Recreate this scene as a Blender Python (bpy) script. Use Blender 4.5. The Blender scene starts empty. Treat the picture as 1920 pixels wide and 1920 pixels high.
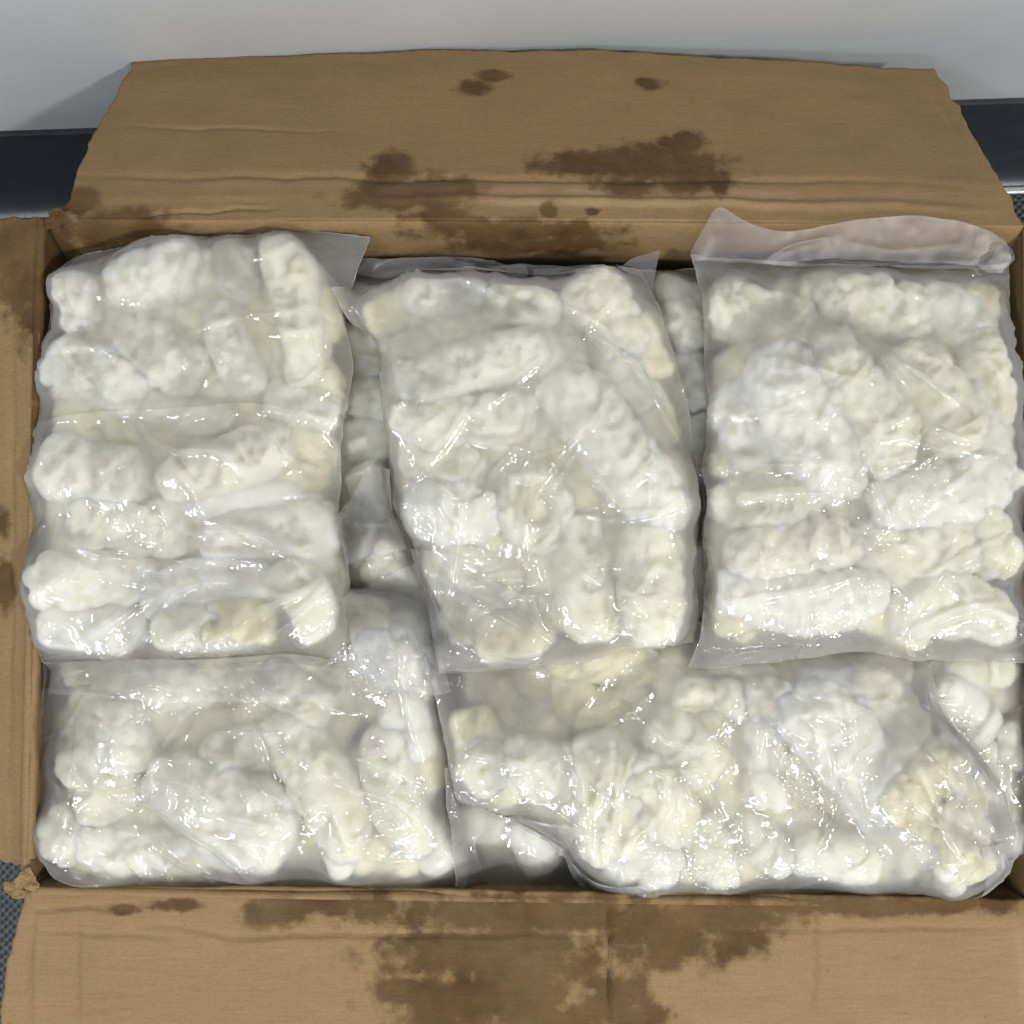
import bpy, math
import numpy as np
from mathutils import Matrix, Vector

# ------------------------------------------------------------------ camera, light, exposure
SC = bpy.context.scene
COL = SC.collection
H = 0.36                       # height of the carton rim above the floor mat
ZC = H + 0.527                 # camera height
TILT = math.radians(2.7)
cam_d = bpy.data.cameras.new('camera')
cam = bpy.data.objects.new('camera', cam_d)
COL.objects.link(cam)
cam.location = (0, 0, ZC)
cam.rotation_euler = (TILT, 0, 0)
cam_d.lens = 36.0
cam_d.sensor_width = 36.0
cam_d.clip_start = 0.01
cam_d.clip_end = 50
SC.camera = cam

world = bpy.data.worlds.new('World')
SC.world = world
world.use_nodes = True
bg = world.node_tree.nodes['Background']
bg.inputs[0].default_value = (0.97, 0.98, 1.0, 1)
bg.inputs[1].default_value = 0.92


def area(name, loc, target, sx, sy, power, col):
    d = bpy.data.lights.new(name, 'AREA')
    d.shape = 'RECTANGLE'
    d.size, d.size_y = sx, sy
    d.energy = power
    d.color = col
    o = bpy.data.objects.new(name, d)
    COL.objects.link(o)
    o.location = loc
    o.rotation_euler = (Vector(target) - Vector(loc)).to_track_quat('-Z', 'Y').to_euler()
    return o


area('ceiling_lamp', (1.15, -0.85, H + 1.85), (0, 0, H), 0.22, 0.11, 34.0, (1.0, 0.965, 0.90))
area('left_glint_lamp', (-1.05, -0.55, H + 1.6), (0, 0, H), 0.30, 0.05, 8.0, (0.93, 0.96, 1.0))  # narrow lamp added at the left to draw glints on the film ridges
area('window_light', (-0.15, -0.95, H + 1.3), (0, 0, H), 0.4, 0.15, 5.0, (0.86, 0.91, 1.0))

SC.view_settings.view_transform = 'Standard'
SC.view_settings.look = 'None'
SC.view_settings.exposure = 0.06
SC.view_settings.gamma = 1.0
SC.render.engine = 'CYCLES'
SC.cycles.transparent_max_bounces = 32
SC.cycles.max_bounces = 8
SC.cycles.diffuse_bounces = 4
SC.cycles.glossy_bounces = 3
SC.cycles.caustics_reflective = False
SC.cycles.caustics_refractive = True
SC.cycles.sample_clamp_indirect = 4.0

# ------------------------------------------------------------------ maths helpers
rng = np.random.default_rng(7)
ct, st = math.cos(TILT), math.sin(TILT)


def unproj(px, py, z):
    """point of the picture's ray (1920 px units) at height z"""
    px = np.asarray(px, float); py = np.asarray(py, float); z = np.asarray(z, float)
    a = (px - 960) / 1920; b = (960 - py) / 1920
    dx = a; dy = b * ct + st; dz = b * st - ct
    t = (z - ZC) / dz
    return np.stack([dx * t, dy * t, np.broadcast_to(z, np.shape(dx * t))], -1)


def proj(P):
    x, y, z = P[..., 0], P[..., 1], P[..., 2] - ZC
    yc = y * ct + z * st
    zc = -y * st + z * ct
    return 960 + 1920 * x / -zc, 960 - 1920 * yc / -zc


def _h(ix, iy, iz, seed):
    n = (ix * 374761393 + iy * 668265263 + iz * 2147483647 + seed * 1274126177) & 0xFFFFFFFF
    n = ((n ^ (n >> 13)) * 1274126177) & 0xFFFFFFFF
    n = (n ^ (n >> 16)) & 0xFFFFFFFF
    return n / 4294967295.0 * 2 - 1


def noise(x, y, z=0.0, seed=0):
    x, y, z = np.broadcast_arrays(np.asarray(x, float), np.asarray(y, float), np.asarray(z, float))
    xi, yi, zi = np.floor(x).astype(np.int64), np.floor(y).astype(np.int64), np.floor(z).astype(np.int64)
    fx, fy, fz = x - xi, y - yi, z - zi
    fx = fx * fx * (3 - 2 * fx); fy = fy * fy * (3 - 2 * fy); fz = fz * fz * (3 - 2 * fz)
    r = 0
    for dx in (0, 1):
        for dy in (0, 1):
            for dz in (0, 1):
                w = (fx if dx else 1 - fx) * (fy if dy else 1 - fy) * (fz if dz else 1 - fz)
                r = r + w * _h(xi + dx, yi + dy, zi + dz, seed)
    return r


def fbm(x, y, z=0.0, seed=0, oct=3):
    r, a, f = 0, 1.0, 1.0
    for k in range(oct):
        r = r + a * noise(np.asarray(x) * f, np.asarray(y) * f, np.asarray(z) * f, seed + 17 * k)
        a *= 0.5; f *= 2.03
    return r


def resample(pts, n):
    """smooth polyline through pts with n samples"""
    p = np.asarray(pts, float)
    d = np.r_[0, np.cumsum(np.hypot(*np.diff(p[:, :2], axis=0).T))]
    t = np.linspace(0, d[-1], n)
    q = np.stack([np.interp(t, d, p[:, k]) for k in range(p.shape[1])], -1)
    k = max(1, n // 60)
    for _ in range(k):
        q[1:-1] = 0.25 * q[:-2] + 0.5 * q[1:-1] + 0.25 * q[2:]
    return q


def coons(top, right, bottom, left, nu, nv):
    """top: left->right, bottom: left->right, left/right: top->bottom"""
    T, B = resample(top, nu), resample(bottom, nu)
    L, R = resample(left, nv), resample(right, nv)
    u = np.linspace(0, 1, nu)[None, :, None]
    v = np.linspace(0, 1, nv)[:, None, None]
    S = (1 - v) * T[None] + v * B[None] + (1 - u) * L[:, None] + u * R[:, None]
    S -= (1 - u) * (1 - v) * T[0] + u * (1 - v) * T[-1] + (1 - u) * v * B[0] + u * v * B[-1]
    return S


def seg_ridge(X, Y, poly, amp, w, cusp=True):
    """height of a tapered ridge along a polyline"""
    out = np.zeros_like(X)
    p = np.asarray(poly, float)
    n = len(p) - 1
    tot = np.hypot(*np.diff(p, axis=0).T).sum() + 1e-9
    acc = 0
    for i in range(n):
        a, b = p[i], p[i + 1]
        ab = b - a
        l = np.hypot(*ab) + 1e-9
        m = 5 * w
        sel = (X > min(a[0], b[0]) - m) & (X < max(a[0], b[0]) + m) & (Y > min(a[1], b[1]) - m) & (Y < max(a[1], b[1]) + m)
        if sel.any():
            x, y = X[sel] - a[0], Y[sel] - a[1]
            t = np.clip((x * ab[0] + y * ab[1]) / l ** 2, 0, 1)
            d = np.hypot(x - t * ab[0], y - t * ab[1])
            s = (acc + t * l) / tot
            tap = np.clip(np.sin(np.pi * np.clip(s, 0.02, 0.98)), 0, 1) ** 0.6
            prof = np.exp(-d / w) if cusp else np.exp(-(d / w) ** 2)
            out[sel] = np.maximum(out[sel], prof * tap)
        acc += l
    return out * amp


# ------------------------------------------------------------------ mesh helpers
def link(name, me, parent=None, loc=None):
    o = bpy.data.objects.new(name, me)
    COL.objects.link(o)
    if parent is not None:
        o.parent = parent
    if loc is not None:
        o.location = loc
    return o


def mesh(name, verts, quads, mat, smooth=True, attrs=None, tris=None):
    me = bpy.data.meshes.new(name)
    v = np.asarray(verts, np.float32).reshape(-1, 3)
    q = np.asarray(quads, np.int32).reshape(-1, 4)
    t = np.zeros((0, 3), np.int32) if tris is None else np.asarray(tris, np.int32).reshape(-1, 3)
    me.vertices.add(len(v)); me.vertices.foreach_set('co', v.ravel())
    nl = q.size + t.size
    me.loops.add(nl)
    me.loops.foreach_set('vertex_index', np.r_[q.ravel(), t.ravel()])
    me.polygons.add(len(q) + len(t))
    st_ = np.r_[np.arange(len(q)) * 4, q.size + np.arange(len(t)) * 3].astype(np.int32)
    me.polygons.foreach_set('loop_start', st_)
    me.update(calc_edges=True)
    me.validate()
    me.polygons.foreach_set('use_smooth', np.full(len(me.polygons), smooth))
    for k, a in (attrs or {}).items():
        at = me.attributes.new(k, 'FLOAT', 'POINT')
        at.data.foreach_set('value', np.asarray(a, np.float32).ravel())
    me.materials.append(mat)
    return me


def grid_quads(nv, nu, off=0, flip=False):
    i = np.arange(nv * nu).reshape(nv, nu) + off
    q = np.stack([i[:-1, :-1], i[1:, :-1], i[1:, 1:], i[:-1, 1:]], -1).reshape(-1, 4)
    return q[:, ::-1] if flip else q


def thing(name, label, cat, loc=(0, 0, 0), group=None):
    o = bpy.data.objects.new(name, None)
    COL.objects.link(o)
    o.location = loc
    o.empty_display_size = 0.02
    o['label'] = label; o['category'] = cat
    if group:
        o['group'] = group
    return o


# ------------------------------------------------------------------ materials
def nt(name):
    m = bpy.data.materials.new(name)
    m.use_nodes = True
    t = m.node_tree
    t.nodes.clear()
    out = t.nodes.new('ShaderNodeOutputMaterial')

    def N(typ, ins=None, **kw):
        n = t.nodes.new(typ)
        for k, v in kw.items():
            setattr(n, k, v)
        for k, v in (ins or {}).items():
            s = n.inputs[k]
            if isinstance(v, bpy.types.NodeSocket):
                t.links.new(v, s)
            else:
                s.default_value = v
        return n
    return m, N, out, t


def ramp(N, fac, stops):
    r = N('ShaderNodeValToRGB', {'Fac': fac})
    e = r.color_ramp.elements
    while len(e) < len(stops):
        e.new(0.5)
    for el, (p, c) in zip(e, stops):
        el.position = p
        el.color = c if len(c) == 4 else (*c, 1)
    return r.outputs['Color']


def math_(N, op, a, b=0.0, c=0.0, clamp=False):
    n = N('ShaderNodeMath', {0: a, 1: b, 2: c}, operation=op)
    n.use_clamp = clamp
    return n.outputs[0]


def mixc(N, fac, a, b, typ='MIX'):
    n = N('ShaderNodeMix', {0: fac}, data_type='RGBA', blend_type=typ)
    for k, v in ((6, a), (7, b)):
        if isinstance(v, bpy.types.NodeSocket):
            n.id_data.links.new(v, n.inputs[k])
        else:
            n.inputs[k].default_value = (*v, 1) if len(v) == 3 else v
    return n.outputs[2]


def cardboard_mat():
    m, N, out, t = nt('kraft_cardboard')
    geo = N('ShaderNodeNewGeometry')
    pos = geo.outputs['Position']
    stain = N('ShaderNodeAttribute', attribute_name='stain').outputs['Fac']
    wear = N('ShaderNodeAttribute', attribute_name='wear').outputs['Fac']
    n1 = N('ShaderNodeTexNoise', {'Vector': pos, 'Scale': 700.0, 'Detail': 4.0, 'Roughness': 0.7}).outputs['Fac']
    mp = N('ShaderNodeMapping', {'Vector': pos, 'Scale': (60, 900, 900)}).outputs[0]
    n2 = N('ShaderNodeTexNoise', {'Vector': mp, 'Scale': 1.0, 'Detail': 3.0}).outputs['Fac']
    n3 = N('ShaderNodeTexNoise', {'Vector': pos, 'Scale': 22.0, 'Detail': 5.0, 'Roughness': 0.6}).outputs['Fac']
    base = ramp(N, n3, [(0.25, (0.196, 0.127, 0.059)), (0.75, (0.228, 0.150, 0.072))])
    g = math_(N, 'ADD', math_(N, 'MULTIPLY', n1, 0.6), math_(N, 'MULTIPLY', n2, 0.4))
    grain = ramp(N, g, [(0.3, (0.78, 0.77, 0.75)), (0.7, (1.15, 1.15, 1.17))])
    base = mixc(N, 1.0, base, grain, 'MULTIPLY')
    base = mixc(N, math_(N, 'MULTIPLY', wear, 0.75, clamp=True), base, (0.30, 0.205, 0.122))
    # wet stains: soft field broken up by fibre noise
    sn = N('ShaderNodeTexNoise', {'Vector': pos, 'Scale': 130.0, 'Detail': 6.0, 'Roughness': 0.68}).outputs['Fac']
    s = math_(N, 'ADD', stain, math_(N, 'MULTIPLY', math_(N, 'SUBTRACT', sn, 0.5), 0.85))
    s = N('ShaderNodeMapRange', {'Value': s, 'From Min': 0.30, 'From Max': 0.74}, interpolation_type='SMOOTHSTEP').outputs[0]
    sn2 = N('ShaderNodeTexNoise', {'Vector': pos, 'Scale': 45.0, 'Detail': 3.0}).outputs['Fac']
    wet = ramp(N, sn2, [(0.3, (0.23, 0.175, 0.105)), (0.7, (0.42, 0.335, 0.22))])
    s = math_(N, 'MULTIPLY', s, N('ShaderNodeMapRange', {'Value': n3, 'From Min': 0.3, 'From Max': 0.6, 'To Min': 0.6, 'To Max': 1.0}).outputs[0])
    col = mixc(N, s, base, mixc(N, 1.0, base, wet, 'MULTIPLY'))
    # small flecks
    fl = N('ShaderNodeTexVoronoi', {'Vector': pos, 'Scale': 55.0}).outputs['Distance']
    fm = N('ShaderNodeMapRange', {'Value': fl, 'From Min': 0.035, 'From Max': 0.06, 'To Min': 0.55, 'To Max': 0.0}).outputs[0]
    col = mixc(N, fm, col, (0.13, 0.075, 0.035))
    bmp = N('ShaderNodeBump', {'Height': math_(N, 'ADD', g, math_(N, 'MULTIPLY', n3, 3.0)), 'Strength': 0.25, 'Distance': 0.0012})
    p = N('ShaderNodeBsdfPrincipled', {'Base Color': col, 'Roughness': 0.82, 'Normal': bmp.outputs[0]})
    p.inputs['Specular IOR Level'].default_value = 0.25
    t.links.new(p.outputs[0], out.inputs[0])
    return m


def squid_mat(name='frozen_squid', tint=(1, 1, 1)):
    m, N, out, t = nt(name)
    oi = N('ShaderNodeObjectInfo')
    tc = N('ShaderNodeTexCoord').outputs['Object']
    n1 = N('ShaderNodeTexNoise', {'Vector': tc, 'Scale': 70.0, 'Detail': 3.0}).outputs['Fac']
    n2 = N('ShaderNodeTexNoise', {'Vector': tc, 'Scale': 900.0, 'Detail': 3.0}).outputs['Fac']
    ca = ramp(N, oi.outputs['Random'], [(0.0, (0.90, 0.90, 0.86)), (0.45, (0.88, 0.87, 0.77)), (0.85, (0.86, 0.84, 0.70)), (1.0, (0.87, 0.83, 0.74))])
    cb = mixc(N, N('ShaderNodeMapRange', {'Value': n1, 'From Min': 0.4, 'From Max': 0.75, 'To Max': 0.6}).outputs[0], ca, (0.92, 0.92, 0.89))
    cb = mixc(N, 1.0, cb, tint, 'MULTIPLY')
    pink = N('ShaderNodeAttribute', attribute_name='pink').outputs['Fac']
    cb = mixc(N, pink, cb, (0.62, 0.36, 0.55))
    bmp = N('ShaderNodeBump', {'Height': n2, 'Strength': 0.15, 'Distance': 0.0004})
    p = N('ShaderNodeBsdfPrincipled', {'Base Color': cb, 'Roughness': 0.42, 'Normal': bmp.outputs[0]})
    p.inputs['Specular IOR Level'].default_value = 0.2
    p.inputs['Subsurface Weight'].default_value = 0.9
    p.inputs['Subsurface Radius'].default_value = (1.0, 0.85, 0.55)
    p.inputs['Subsurface Scale'].default_value = 0.009
    t.links.new(p.outputs[0], out.inputs[0])
    return m


def film_mat(name, haze0, haze1, sparkle, rough=0.12, blur_=0.0, sct=(0.88, 0.87, 0.87, 1)):
    m, N, out, t = nt(name)
    geo = N('ShaderNodeNewGeometry')
    pos = geo.outputs['Position']
    gap = N('ShaderNodeAttribute', attribute_name='gap').outputs['Fac']
    nz = N('ShaderNodeTexNoise', {'Vector': pos, 'Scale': 38.0, 'Detail': 4.0, 'Roughness': 0.6}).outputs['Fac']
    nf = N('ShaderNodeTexNoise', {'Vector': pos, 'Scale': 1400.0, 'Detail': 2.0}).outputs['Fac']
    # stretched creases
    wp = N('ShaderNodeTexNoise', {'Vector': pos, 'Scale': 14.0, 'Detail': 2.0})
    wv = N('ShaderNodeVectorMath', {0: pos, 1: N('ShaderNodeVectorMath', {0: wp.outputs['Color'], 1: (0.05, 0.05, 0.05)}, operation='MULTIPLY').outputs[0]}, operation='ADD').outputs[0]
    mp = N('ShaderNodeMapping', {'Vector': wv, 'Scale': (55, 190, 55), 'Rotation': (0, 0, 0.5)}).outputs[0]
    cr = N('ShaderNodeTexNoise', {'Vector': mp, 'Scale': 1.0, 'Detail': 3.0, 'Roughness': 0.55}, noise_type='RIDGED_MULTIFRACTAL').outputs['Fac']
    cr = math_(N, 'MINIMUM', cr, 1.6)
    # droplets
    vo = N('ShaderNodeTexVoronoi', {'Vector': pos, 'Scale': 480.0}).outputs['Distance']
    dm = N('ShaderNodeMapRange', {'Value': nz, 'From Min': 0.48, 'From Max': 0.64}).outputs[0]
    dr = math_(N, 'MULTIPLY', math_(N, 'MAXIMUM', math_(N, 'SUBTRACT', 0.45, vo), 0.0), math_(N, 'MULTIPLY', dm, sparkle))
    hgt = math_(N, 'ADD', math_(N, 'MULTIPLY', cr, 0.05), dr)
    bmp = N('ShaderNodeBump', {'Height': hgt, 'Strength': 0.7, 'Distance': 0.0011})
    nrm = bmp.outputs[0]
    haze = math_(N, 'MULTIPLY_ADD', gap, haze1 - haze0, haze0)
    haze = math_(N, 'ADD', haze, math_(N, 'MULTIPLY', math_(N, 'SUBTRACT', nz, 0.5), 0.20))
    haze = math_(N, 'ADD', haze, math_(N, 'MULTIPLY', math_(N, 'SUBTRACT', nf, 0.5), 0.14), clamp=True)
    haze = math_(N, 'MAXIMUM', haze, 0.02)
    tr = N('ShaderNodeBsdfTransparent', {'Color': (0.97, 0.97, 0.97, 1)})
    di = N('ShaderNodeBsdfDiffuse', {'Color': sct, 'Normal': nrm})
    tl = N('ShaderNodeBsdfTranslucent', {'Color': (0.86, 0.85, 0.87, 1), 'Normal': nrm})
    sc = N('ShaderNodeMixShader', {0: 0.7, 1: di.outputs[0], 2: tl.outputs[0]})
    rf = N('ShaderNodeBsdfRefraction', {'Color': (0.98, 0.98, 0.98, 1), 'IOR': 1.3, 'Roughness': 0.8, 'Normal': geo.outputs['Incoming']})
    trm = N('ShaderNodeMixShader', {0: math_(N, 'MULTIPLY_ADD', gap, 0.45 * blur_, 0.15 * blur_), 1: tr.outputs[0], 2: rf.outputs[0]})
    a = N('ShaderNodeMixShader', {0: haze, 1: trm.outputs[0], 2: sc.outputs[0]})
    gl = N('ShaderNodeBsdfGlossy', {'Color': (1, 1, 1, 1), 'Roughness': rough, 'Normal': nrm})
    fr = N('ShaderNodeFresnel', {'IOR': 1.5, 'Normal': nrm}).outputs[0]
    fr = math_(N, 'MULTIPLY', fr, 1.0, clamp=True)
    b = N('ShaderNodeMixShader', {0: fr, 1: a.outputs[0], 2: gl.outputs[0]})
    t.links.new(b.outputs[0], out.inputs[0])
    return m


def wall_mat():
    m, N, out, t = nt('painted_wall')
    pos = N('ShaderNodeNewGeometry').outputs['Position']
    n1 = N('ShaderNodeTexNoise', {'Vector': pos, 'Scale': 9.0, 'Detail': 5.0}).outputs['Fac']
    n2 = N('ShaderNodeTexNoise', {'Vector': pos, 'Scale': 420.0, 'Detail': 3.0}).outputs['Fac']
    col = ramp(N, n1, [(0.3, (0.43, 0.448, 0.46)), (0.7, (0.48, 0.498, 0.51))])
    mp = N('ShaderNodeMapping', {'Vector': pos, 'Scale': (25, 25, 90)}).outputs[0]
    sf = N('ShaderNodeTexNoise', {'Vector': mp, 'Scale': 1.0, 'Detail': 6.0, 'Roughness': 0.75}).outputs['Fac']
    sm = N('ShaderNodeMapRange', {'Value': sf, 'From Min': 0.60, 'From Max': 0.70, 'To Max': 0.22}).outputs[0]
    col = mixc(N, sm, col, (0.42, 0.42, 0.42))
    bmp = N('ShaderNodeBump', {'Height': n2, 'Strength': 0.12, 'Distance': 0.001})
    p = N('ShaderNodeBsdfPrincipled', {'Base Color': col, 'Roughness': 0.55, 'Normal': bmp.outputs[0]})
    t.links.new(p.outputs[0], out.inputs[0])
    return m


def simple_mat(name, col, rough, metal=0.0, nscale=300.0, namp=0.15, bump=0.1):
    m, N, out, t = nt(name)
    pos = N('ShaderNodeNewGeometry').outputs['Position']
    n1 = N('ShaderNodeTexNoise', {'Vector': pos, 'Scale': nscale, 'Detail': 4.0}).outputs['Fac']
    c = Vector(col)
    cc = ramp(N, n1, [(0.3, tuple(c * (1 - namp))), (0.7, tuple(c * (1 + namp)))])
    bmp = N('ShaderNodeBump', {'Height': n1, 'Strength': bump, 'Distance': 0.001})
    p = N('ShaderNodeBsdfPrincipled', {'Base Color': cc, 'Roughness': rough, 'Metallic': metal, 'Normal': bmp.outputs[0]})
    t.links.new(p.outputs[0], out.inputs[0])
    return m


def mat_mat():
    m, N, out, t = nt('woven_mat')
    pos = N('ShaderNodeNewGeometry').outputs['Position']
    mp = N('ShaderNodeMapping', {'Vector': pos, 'Rotation': (0, 0, 0.785), 'Scale': (200, 200, 200)}).outputs[0]
    v = N('ShaderNodeTexVoronoi', {'Vector': mp, 'Scale': 1.0, 'Randomness': 0.15}, voronoi_dimensions='2D').outputs['Distance']
    col = ramp(N, v, [(0.28, (0.008, 0.009, 0.011)), (0.45, (0.040, 0.050, 0.056)), (0.7, (0.058, 0.070, 0.078))])
    bmp = N('ShaderNodeBump', {'Height': v, 'Strength': 0.8, 'Distance': 0.003})
    p = N('ShaderNodeBsdfPrincipled', {'Base Color': col, 'Roughness': 0.6, 'Normal': bmp.outputs[0]})
    t.links.new(p.outputs[0], out.inputs[0])
    return m


CARD = cardboard_mat()
SQUID = squid_mat('frozen_squid', (0.995, 0.98, 0.92))
SQUID_DEEP = squid_mat('gap_tone_squid', (0.97, 0.91, 0.74))  # yellower squid copy; warm shade of the gaps is put into its colour
FILM = film_mat('bag_film', 0.14, 0.33, 0.9, 0.085, 1.0, (0.90, 0.885, 0.855, 1))
FILM_LOOSE = film_mat('loose_bag_film', 0.10, 0.22, 0.0, 0.45, 0.0, (0.80, 0.80, 0.87, 1))  # lavender scatter colour: the cool window's reflection is put into the film
FILM_BACK = film_mat('back_film', 0.10, 0.16, 0.0, 0.3)
SEAM = film_mat('seam_film', 0.3, 0.35, 0.0, 0.2)
WALL = wall_mat()
BLACK = simple_mat('black_lacquer', (0.026, 0.031, 0.042), 0.38, 0, 60, 0.25, 0.05)
CHROME = simple_mat('bright_metal', (0.62, 0.64, 0.66), 0.3, 1.0)
MATM = mat_mat()

# ------------------------------------------------------------------ setting
# floor mat
me = mesh('floor_mat', [(-3, -3, 0), (3, -3, 0), (3, 3, 0), (-3, 3, 0)], [(0, 1, 2, 3)], MATM, False)
o = link('floor', me); o['kind'] = 'structure'


def box_mesh(name, x0, x1, y0, y1, z0, z1, mat, bev=0.0):
    import bmesh
    bm = bmesh.new()
    bmesh.ops.create_cube(bm, size=1.0)
    for v in bm.verts:
        v.co = (x0 + (v.co.x + .5) * (x1 - x0), y0 + (v.co.y + .5) * (y1 - y0), z0 + (v.co.z + .5) * (z1 - z0))
    if bev:
        bmesh.ops.bevel(bm, geom=bm.edges[:], offset=bev, segments=2, affect='EDGES')
    me = bpy.data.meshes.new(name)
    bm.to_mesh(me); bm.free()
    me.materials.append(mat)
    return me


WY = unproj(960, 386, 0.0)[1]           # foot of the wall
SK = ZC - 0
zt = ZC - WY / ((960 - 222) / 1920 * ct + st) * (ct - (960 - 222) / 1920 * st)   # top of the black skirting
WR = math.radians(1.9)
wl = link('wall', box_mesh('wall', -3, 3, 0.003, 0.15, zt, 2.6, WALL)); wl['kind'] = 'structure'
sk = link('skirting_board', box_mesh('skirting_board', -3, 3, 0.0, 0.15, 0.008, zt - 0.0005, BLACK, 0.002)); sk['kind'] = 'structure'
tr = link('metal_trim', box_mesh('metal_trim', -3, 3, -0.006, 0.02, 0.0005, 0.0075, CHROME, 0.0015), sk)
for o in (wl, sk):
    o.location = (0, WY, 0); o.rotation_euler = (0, 0, WR)

# ------------------------------------------------------------------ carton
# rim corners of the carton in the picture's pixels
BL, BR, FL_, FR_ = (82, 408), (1924, 420), (52, 1664), (1932, 1690)
rim = {k: unproj(*p, H) for k, p in dict(bl=BL, br=BR, fl=FL_, fr=FR_).items()}
carton = thing('cardboard_carton', 'open brown cardboard carton with damp stains, filled with bags of frozen squid', 'cardboard box', (0, 0, 0))
THK = 0.0042

STAINS = [  # x, y, rx, ry in picture pixels: damp patches on the sheets
    (738, 315, 52, 34), (700, 350, 30, 22), (800, 352, 115, 26), (760, 372, 130, 22), (1080, 308, 88, 30), (1240, 308, 130, 34), (1300, 335, 85, 32), (1180, 350, 60, 18),
    (1282, 268, 46, 22), (885, 162, 32, 15), (922, 142, 32, 10), (1218, 157, 26, 13), (150, 372, 36, 26), (190, 435, 70, 36),
    (960, 432, 180, 24), (1030, 398, 15, 16), (880, 425, 70, 20), (820, 405, 60, 14), (1110, 398, 16, 8), (1000, 460, 160, 16),
    (30, 470, 95, 85), (60, 440, 110, 60), (235, 420, 90, 34), (110, 385, 60, 30), (45, 520, 60, 110), (70, 560, 45, 110), (85, 700, 22, 200), (12, 1100, 20, 50), (5, 980, 14, 30),
    (520, 1708, 72, 34), (600, 1700, 90, 20), (1000, 1712, 330, 44), (930, 1790, 230, 62), (880, 1880, 160, 70), (760, 1860, 70, 30), (1330, 1725, 150, 44), (1600, 1698, 330, 20),
    (1150, 1868, 75, 46), (1195, 1905, 60, 30), (1380, 1765, 62, 38), (960, 1860, 120, 90), (1250, 1760, 120, 60), (700, 1700, 60, 36), (1050, 1920, 150, 50), (1800, 1690, 130, 26),
    (330, 1696, 60, 12), (230, 1705, 30, 10)]
WEARS = [([(260, 345), (700, 352), (1300, 360), (1880, 372)], 0.9, 9), ([(160, 372), (700, 378), (1880, 392)], 0.6, 6), ([(290, 238), (380, 238), (560, 246)], 0.35, 4),
         ([(1320, 190), (1345, 270), (1350, 330)], 0.5, 7), ([(1725, 150), (1790, 240), (1870, 360)], 0.45, 6),
         ([(60, 1690), (400, 1698), (1000, 1700), (1900, 1712)], 0.45, 8), ([(1905, 1720), (1915, 1800), (1918, 1900)], 0.6, 10), ([(620, 1750), (1140, 1752)], 0.35, 4),
         ([(85, 405), (90, 1000), (60, 1640)], 0.3, 5), ([(860, 405), (930, 440), (1050, 455)], 0.5, 4)]
CREASES = [([(100, 330), (700, 332), (1350, 334), (1800, 345)], -0.0011, 8), ([(230, 236), (400, 240), (640, 248)], -0.0005, 5), ([(690, 372), (1100, 374), (1870, 392)], 0.0012, 10),
           ([(1725, 140), (1790, 240), (1860, 350)], -0.0009, 6), ([(1300, 170), (1340, 260), (1365, 330)], -0.0006, 6),
           ([(240, 412), (300, 398), (380, 396), (520, 392)], -0.0012, 4), ([(250, 1740), (330, 1738), (420, 1758), (620, 1756), (1130, 1752)], -0.0016, 5), ([(70, 1745), (250, 1752), (330, 1760)], -0.0010, 5),
           ([(1140, 1690), (1143, 1760), (1141, 1920)], -0.0032, 4), ([(1300, 1745), (1600, 1742), (1900, 1736)], -0.0010, 5), ([(1526, 1700), (1530, 1800), (1528, 1920)], -0.0012, 5),
           ([(145, 1720), (142, 1920)], -0.0010, 6), ([(700, 1720), (695, 1920)], -0.0008, 5), ([(60, 1700), (55, 1920)], -0.0012, 7), ([(60, 1705), (160, 1700), (250, 1712)], -0.0013, 5),
           ([(60, 420), (66, 800), (50, 1600)], -0.0010, 6), ([(24, 600), (22, 1100), (18, 1600)], -0.0006, 8)]


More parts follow.
